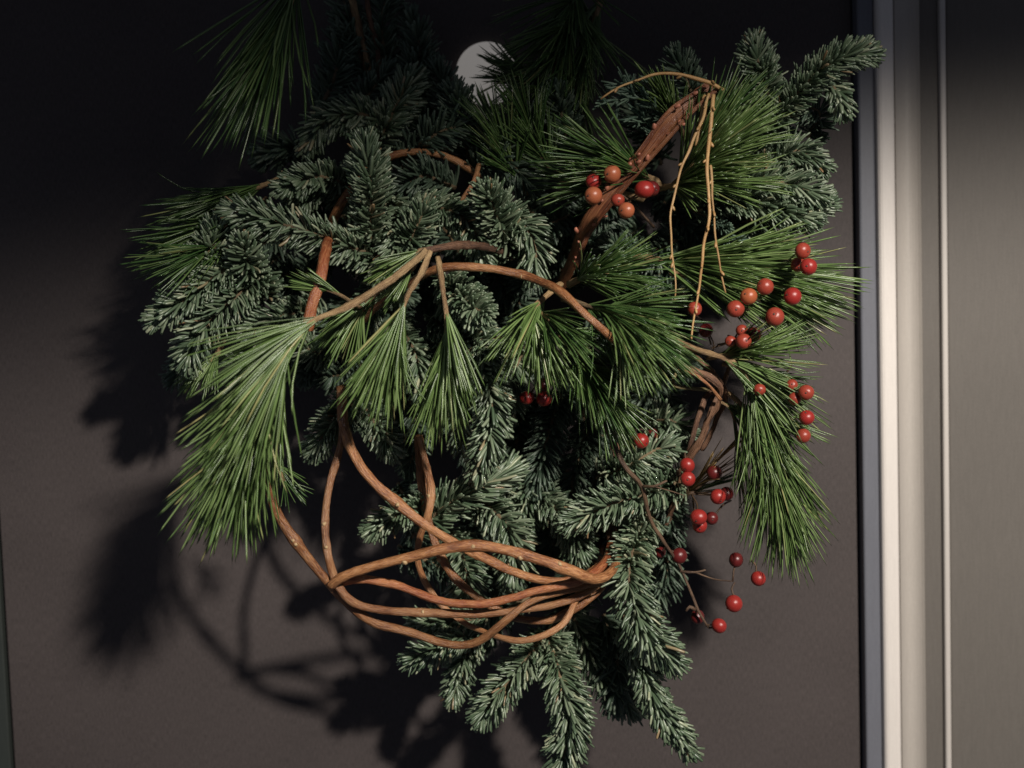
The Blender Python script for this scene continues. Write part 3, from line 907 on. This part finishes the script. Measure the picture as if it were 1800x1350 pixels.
pine([(1060, -20, .05), (1040, 60, .06), (1010, 160, .065)], 140, 40, 60, .05, .1, w=3.4, m=M_PINEG)
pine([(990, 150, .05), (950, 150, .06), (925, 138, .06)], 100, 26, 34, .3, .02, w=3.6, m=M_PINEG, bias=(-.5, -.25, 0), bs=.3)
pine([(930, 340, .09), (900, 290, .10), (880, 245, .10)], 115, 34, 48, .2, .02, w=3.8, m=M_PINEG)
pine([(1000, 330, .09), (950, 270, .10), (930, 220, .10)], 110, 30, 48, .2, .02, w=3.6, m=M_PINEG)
pine([(1170, 330, .13), (1120, 300, .155), (1080, 280, .16)], 150, 34, 42, .3, .03, w=4.0, m=M_PINEG, bias=(-.5, -.2, 0), bs=.3)
pine([(1130, 350, .12), (1070, 330, .14), (1020, 320, .145)], 110, 24, 40, .3, .05, w=3.6, m=M_PINEG)
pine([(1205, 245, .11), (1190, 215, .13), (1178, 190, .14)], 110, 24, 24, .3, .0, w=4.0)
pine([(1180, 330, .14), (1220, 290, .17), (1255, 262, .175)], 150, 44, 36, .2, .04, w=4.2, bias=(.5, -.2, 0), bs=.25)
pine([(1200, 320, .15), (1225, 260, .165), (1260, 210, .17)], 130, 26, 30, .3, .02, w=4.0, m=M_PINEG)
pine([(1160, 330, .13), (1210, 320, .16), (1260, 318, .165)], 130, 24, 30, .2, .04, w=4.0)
pine([(1110, 450, .13), (1190, 462, .15), (1260, 466, .155), (1320, 476, .155)], 205, 78, 28, .2, .08, w=4.2, twig=6)
pine([(1180, 480, .12), (1260, 490, .14), (1330, 505, .145)], 170, 60, 34, .2, .14, w=4.0)
pine([(1230, 500, .11), (1300, 510, .13), (1360, 525, .13)], 130, 36, 36, .2, .3, w=3.8, m=M_PINEG)
pine([(985, 500, .17), (955, 525, .19), (936, 545, .2), (945, 572, .2)], 145, 30, 42, .45, .22, w=4.2, m=M_PINE, bias=(.2, .5, 0), bs=.35)
pine([(940, 540, .18), (965, 560, .2), (1000, 580, .2)], 125, 20, 34, .2, .22, w=3.8, m=M_PINEG)
pine([(990, 525, .17), (1040, 540, .195), (1075, 548, .205), (1105, 570, .205)], 158, 62, 46, .4, .26, w=4.0, m=M_PINEG, twig=5, tm=M_TWIG, bias=(.3, .3, 0), bs=.3)
pine([(1040, 540, .19), (1075, 550, .205), (1090, 575, .21)], 150, 34, 40, .3, .2, w=4.0, m=M_PINE, bias=(.25, .5, 0), bs=.35)
pine([(1000, 500, .15), (1035, 485, .17), (1070, 480, .175)], 130, 34, 36, .2, .1, w=3.8, m=M_PINEG)
pine([(985, 585, .15), (1025, 640, .18), (1052, 680, .185)], 140, 46, 36, .45, .1, w=4.0, m=M_PINEG, tm=M_TWIG, bias=(.35, .25, 0), bs=.3)
pine([(985, 590, .15), (1010, 625, .16), (1035, 640, .165)], 110, 22, 48, .3, .2, w=3.6, m=M_PINEG)
pine([(1165, 592, .16), (1235, 618, .175), (1295, 640, .18), (1328, 685, .18), (1345, 760, .175), (1368, 850, .17)], 178, 100, 40, .30, .24, w=3.4, m=M_PINE, twig=6, bias=(.05, .6, 0), bs=.22, flat=.35)
pine([(1280, 690, .16), (1325, 740, .165), (1350, 800, .16), (1372, 880, .155)], 165, 74, 42, .05, .15, w=3.2, m=M_PINE, twig=4, bias=(.05, .5, 0), bs=.2)
pine([(1245, 630, .15), (1285, 622, .17), (1325, 618, .175)], 115, 26, 40, .1, .0, w=3.4, m=M_PINE, bias=(.3, -.3, 0), bs=.25, twig=4)
pine([(1270, 640, .17), (1310, 650, .175), (1345, 660, .175)], 100, 14, 30, .2, .05, w=3.0, m=M_PINEG, twig=4)
pine([(1250, 700, .15), (1285, 720, .16), (1295, 770, .16)], 150, 10, 24, .2, .2, w=2.8, m=M_PINEG, twig=3)
pine([(395, 600, .11), (375, 630, .12), (362, 645, .12)], 80, 16, 34, .2, .3, w=3.8)
pine([(1195, 880, .11), (1205, 870, .115), (1215, 862, .12)], 130, 5, 20, .2, .02, w=2.6, m=M_DRY, twig=3, bias=(.5, -.4, 0), bs=.3)
pine([(1200, 870, .10), (1225, 862, .11), (1235, 858, .11)], 90, 5, 24, .2, .02, w=2.6, m=M_PINEG, twig=3)
pine([(480, 800, .19), (495, 830, .19), (500, 845, .19)], 70, 6, 60, .2, .1, w=3.2, m=M_PINEG, bias=(.6, .3, 0), bs=.4, twig=3)

# ---- berries
def berry_mesh(name, m):
    nu, nvv = 20, 14
    V, fm = [], []
    pr = []
    for i in range(nvv + 1):
        th = np.pi * i / nvv
        r = math.sin(th)
        z = math.cos(th) * 0.96
        if i == nvv: z += 0.10
        if i == nvv - 1: z += 0.02
        pr.append((r, z))
    V.append((0, 0, pr[0][1] - 0.05))
    for r, z in pr[1:-1]:
        for j in range(nu):
            p = 2 * np.pi * j / nu
            V.append((r * math.cos(p) * (1 + .015 * math.sin(3 * p)), r * math.sin(p), z))
    V.append((0, 0, pr[-1][1]))
    q, t = [], []
    for j in range(nu): t.append((0, 1 + j, 1 + (j + 1) % nu))
    for i in range(nvv - 2):
        for j in range(nu):
            a0 = 1 + i * nu + j; a1 = 1 + i * nu + (j + 1) % nu
            q.append((a0, a0 + nu, a1 + nu, a1))
    b = 1 + (nvv - 2) * nu
    for j in range(nu): t.append((len(V) - 1, b + (j + 1) % nu, b + j))
    # small dried calyx at the lower pole
    n0 = len(V)
    for j in range(6):
        p = 2 * np.pi * j / 6
        V.append((.13 * math.cos(p), .13 * math.sin(p), -.935))
    V.append((0, 0, -1.04))
    for j in range(6): t.append((n0 + 6, n0 + (j + 1) % 6, n0 + j))
    fm = [0] * len(q) + [0] * (len(t) - 6) + [1] * 6
    o = mesh_obj(name, np.array(V, float), [np.array(q), np.array(t)], [m, M_CALYX], (0, 0, 0), fmat=fm)
    return o.data


BM = {k: berry_mesh('berry_' + k, m) for k, m in (('red', M_RED), ('brick', M_BRICK), ('orange', M_ORANGE), ('tawny', M_TAWNY), ('dark', M_DARK))}
BL = {'red': 'red berry', 'brick': 'brick red berry', 'orange': 'orange berry', 'tawny': 'orange red berry', 'dark': 'dark red berry'}


def berry_sprig(stems, berries, m=M_BSTEM):
    """stems: list of (path, r0, r1); berries: (x, y, r, kind, depth, (sx, sy) stem root or None)"""
    parts = []
    for i, (path, r0, r1) in enumerate(stems):
        C = spline(pts3(path), .004)
        parts.append(tube(C, np.linspace(r0, r1, len(C)) * K(path[0][2]), 6, 1, i + 3, .12))
    for x, y, r, kind, d, root in berries:
        if root:
            a_, b_ = P(x, y, d), P(root[0], root[1], root[2] if len(root) > 2 else d)
            mid = (a_ + b_) / 2 + rng.normal(0, .0012, 3) + np.array([0, 0, .0015])
            C = spline([b_, mid, a_ + norm((b_ - a_)[None])[0] * r * .8 * K(d)], .004)
            parts.append(tube(C, np.full(len(C), 1.9 * K(d)), 5, 1, 5, .05))
    V, f, uv = join(parts)
    w0 = V[0]
    o = mesh_obj('berry_sprig', V, f, m, w0, uv=uv)
    link(o, parent=wreath, world=w0)
    for x, y, r, kind, d, root in berries:
        c = P(x, y, d)
        b = bpy.data.objects.new('berry', BM[kind])
        if root:
            ax = P(root[0], root[1], root[2] if len(root) > 2 else d) - c
        else:
            ax = np.array([rng.normal(0, .6), .8, rng.normal(.4, .4)])
        ax = Vector(norm((ax / np.linalg.norm(ax) + rng.normal(0, .45, 3))[None])[0])
        b.rotation_euler = ax.to_track_quat('Z', 'Y').to_euler()
        s = r * K(d)
        b.scale = (s * rng.uniform(.95, 1.03), s * rng.uniform(.95, 1.03), s * rng.uniform(.94, 1.05))
        link(b, parent=o, world=c, label=BL[kind])
    return o


berry_sprig([([(1150, 400, .13), (1105, 352, .15), (1072, 330, .15)], 2.5, 1.5)], [
    (1076, 306, 15.5, 'orange', 0.193, (1075, 332, .15)), (1043, 319, 14, 'red', 0.183, (1072, 330, .15)),
    (1043, 344, 16, 'orange', 0.195, (1072, 332, .15)), (1133, 333, 17, 'red', 0.190, (1105, 352, .15)),
    (1146, 332, 14, 'dark', 0.175, (1105, 352, .145)), (1101, 370, 15, 'orange', 0.203, (1105, 352, .15)), (1086, 352, 12, 'brick', 0.190, (1100, 350, .15))])
berry_sprig([([(1352, 540, .125), (1366, 548, .14), (1385, 545, .13)], 3, 1.8), ([(1300, 560, .12), (1330, 530, .14), (1345, 520, .14)], 1.6, 1.4),
             ([(1372, 560, .13), (1385, 505, .14), (1388, 478, .14), (1400, 455, .14)], 1.8, 1.3), ([(1350, 610, .12), (1358, 580, .13), (1362, 560, .13)], 2.2, 1.6)], [
    (1411, 441, 14.5, 'brick', 0.210, (1392, 460, .145)), (1403, 465, 13, 'brick', 0.195, (1390, 470, .14)), (1421, 469, 15.5, 'red', 0.213, (1392, 470, .145)),
    (1345, 504, 15, 'brick', 0.215, (1350, 535, .13)), (1316, 521, 15.5, 'tawny', 0.213, (1345, 540, .13)), (1293, 543, 15.5, 'brick', 0.210, (1340, 548, .13)),
    (1393, 521, 15.5, 'red', 0.213, (1378, 505, .145)), (1362, 557, 17, 'brick', 0.215, (1366, 575, .13))])
berry_sprig([([(1235, 640, .12), (1255, 610, .14), (1240, 575, .14), (1228, 553, .14)], 1.8, 1.3), ([(1250, 612, .14), (1290, 600, .14), (1312, 592, .14)], 1.5, 1.2)], [
    (1221, 543, 13.5, 'brick', 0.200, (1232, 560, .14)), (1307, 600, 14, 'brick', 0.195, (1280, 590, .14)), (1284, 600, 10, 'brick', 0.185, (1262, 606, .14)),
    (1304, 581, 11, 'brick', 0.183, (1290, 598, .14)), (1325, 588, 13.5, 'dark', 0.181, (1300, 598, .14)), (1241, 581, 13, 'dark', 0.155, (1250, 605, .13))])
berry_sprig([([(1362, 690, .12), (1380, 660, .14), (1392, 640, .145)], 3, 2.2), ([(1345, 670, .14), (1385, 682, .14), (1410, 690, .14)], 1.5, 1.2), ([(1365, 690, .13), (1390, 720, .14), (1405, 745, .14)], 1.6, 1.2)], [
    (1335, 685, 11, 'brick', 0.195, (1360, 680, .14)), (1392, 677, 11, 'brick', 0.190, (1380, 670, .14)), (1417, 690, 14, 'brick', 0.200, (1390, 682, .14)),
    (1397, 701, 11.5, 'brick', 0.193, (1382, 690, .14)), (1418, 734, 13.5, 'red', 0.200, (1390, 725, .14)), (1412, 766, 13, 'brick', 0.195, (1398, 735, .14))])
berry_sprig([([(985, 640, .12), (965, 660, .15), (945, 680, .15)], 2, 1.5)], [
    (926, 699, 13, 'red', 0.165, (945, 680, .15)), (956, 701, 14, 'red', 0.160, (948, 680, .15)), (955, 676, 12, 'dark', 0.150, (950, 665, .15)), (970, 652, 9, 'dark', 0.145, (972, 640, .14))])
berry_sprig([([(1060, 720, .12), (1090, 745, .14), (1118, 760, .14)], 2, 1.5)], [
    (1127, 775, 14, 'red', 0.150, (1118, 755, .14)), (1108, 771, 11, 'dark', 0.140, (1105, 752, .14)), (1147, 762, 9, 'dark', 0.130, (1122, 755, .135))])
berry_sprig([([(1190, 890, .11), (1212, 868, .13), (1220, 865, .13)], 3, 2), ([(1212, 868, .13), (1240, 870, .135), (1262, 872, .14)], 1.4, 1.1), ([(1208, 800, .13), (1205, 835, .13), (1210, 865, .13)], 1.5, 1.3)], [
    (1208, 818, 14, 'red', 0.160, (1206, 790, .14)), (1209, 842, 13.5, 'red', 0.162, (1208, 862, .13)), (1256, 831, 14, 'dark', 0.145, (1220, 862, .13)),
    (1262, 873, 14.5, 'red', 0.162, (1222, 866, .13)), (1277, 868, 13, 'dark', 0.148, (1230, 868, .13)), (1228, 909, 15, 'red', 0.165, (1216, 870, .13)),
    (1230, 924, 13.5, 'red', 0.155, (1218, 872, .13)), (1251, 911, 12, 'dark', 0.140, (1285, 880, .12))])
berry_sprig([([(1035, 690, .16), (1058, 735, .175), (1075, 775, .175), (1100, 822, .175), (1128, 855, .17), (1142, 910, .16), (1165, 950, .155), (1192, 990, .15), (1212, 1035, .15), (1228, 1075, .15), (1246, 1104, .15)], 5.4, 2.0),
             ([(1128, 855, .17), (1150, 855, .18), (1172, 845, .18)], 3.2, 2.0), ([(1150, 855, .18), (1185, 865, .175), (1205, 872, .17)], 1.5, 1.0),
             ([(1196, 1005, .15), (1222, 1006, .152), (1240, 1002, .152)], 2.6, 1.8), ([(1222, 1006, .152), (1255, 1018, .152), (1288, 1022, .152)], 1.8, 1.3),
             ([(1240, 1100, .15), (1252, 1098, .152), (1258, 1104, .152)], 1.6, 1.2), ([(1222, 1072, .15), (1212, 1066, .152), (1206, 1074, .152)], 3.4, 2.2)], [
    (1194, 977, 14.5, 'dark', 0.148, (1180, 968, .15)), (1160, 971, 10.5, 'dark', 0.140, (1176, 965, .15)), (1294, 984, 13.5, 'dark', 0.150, (1288, 1022, .152)),
    (1333, 1017, 14, 'red', 0.150, (1320, 985, .15)), (1290, 1061, 15.5, 'red', 0.158, (1292, 1024, .152)), (1226, 1084, 13, 'dark', 0.140, (1222, 1068, .15)), (1264, 1100, 14, 'red', 0.155, (1247, 1104, .15))])
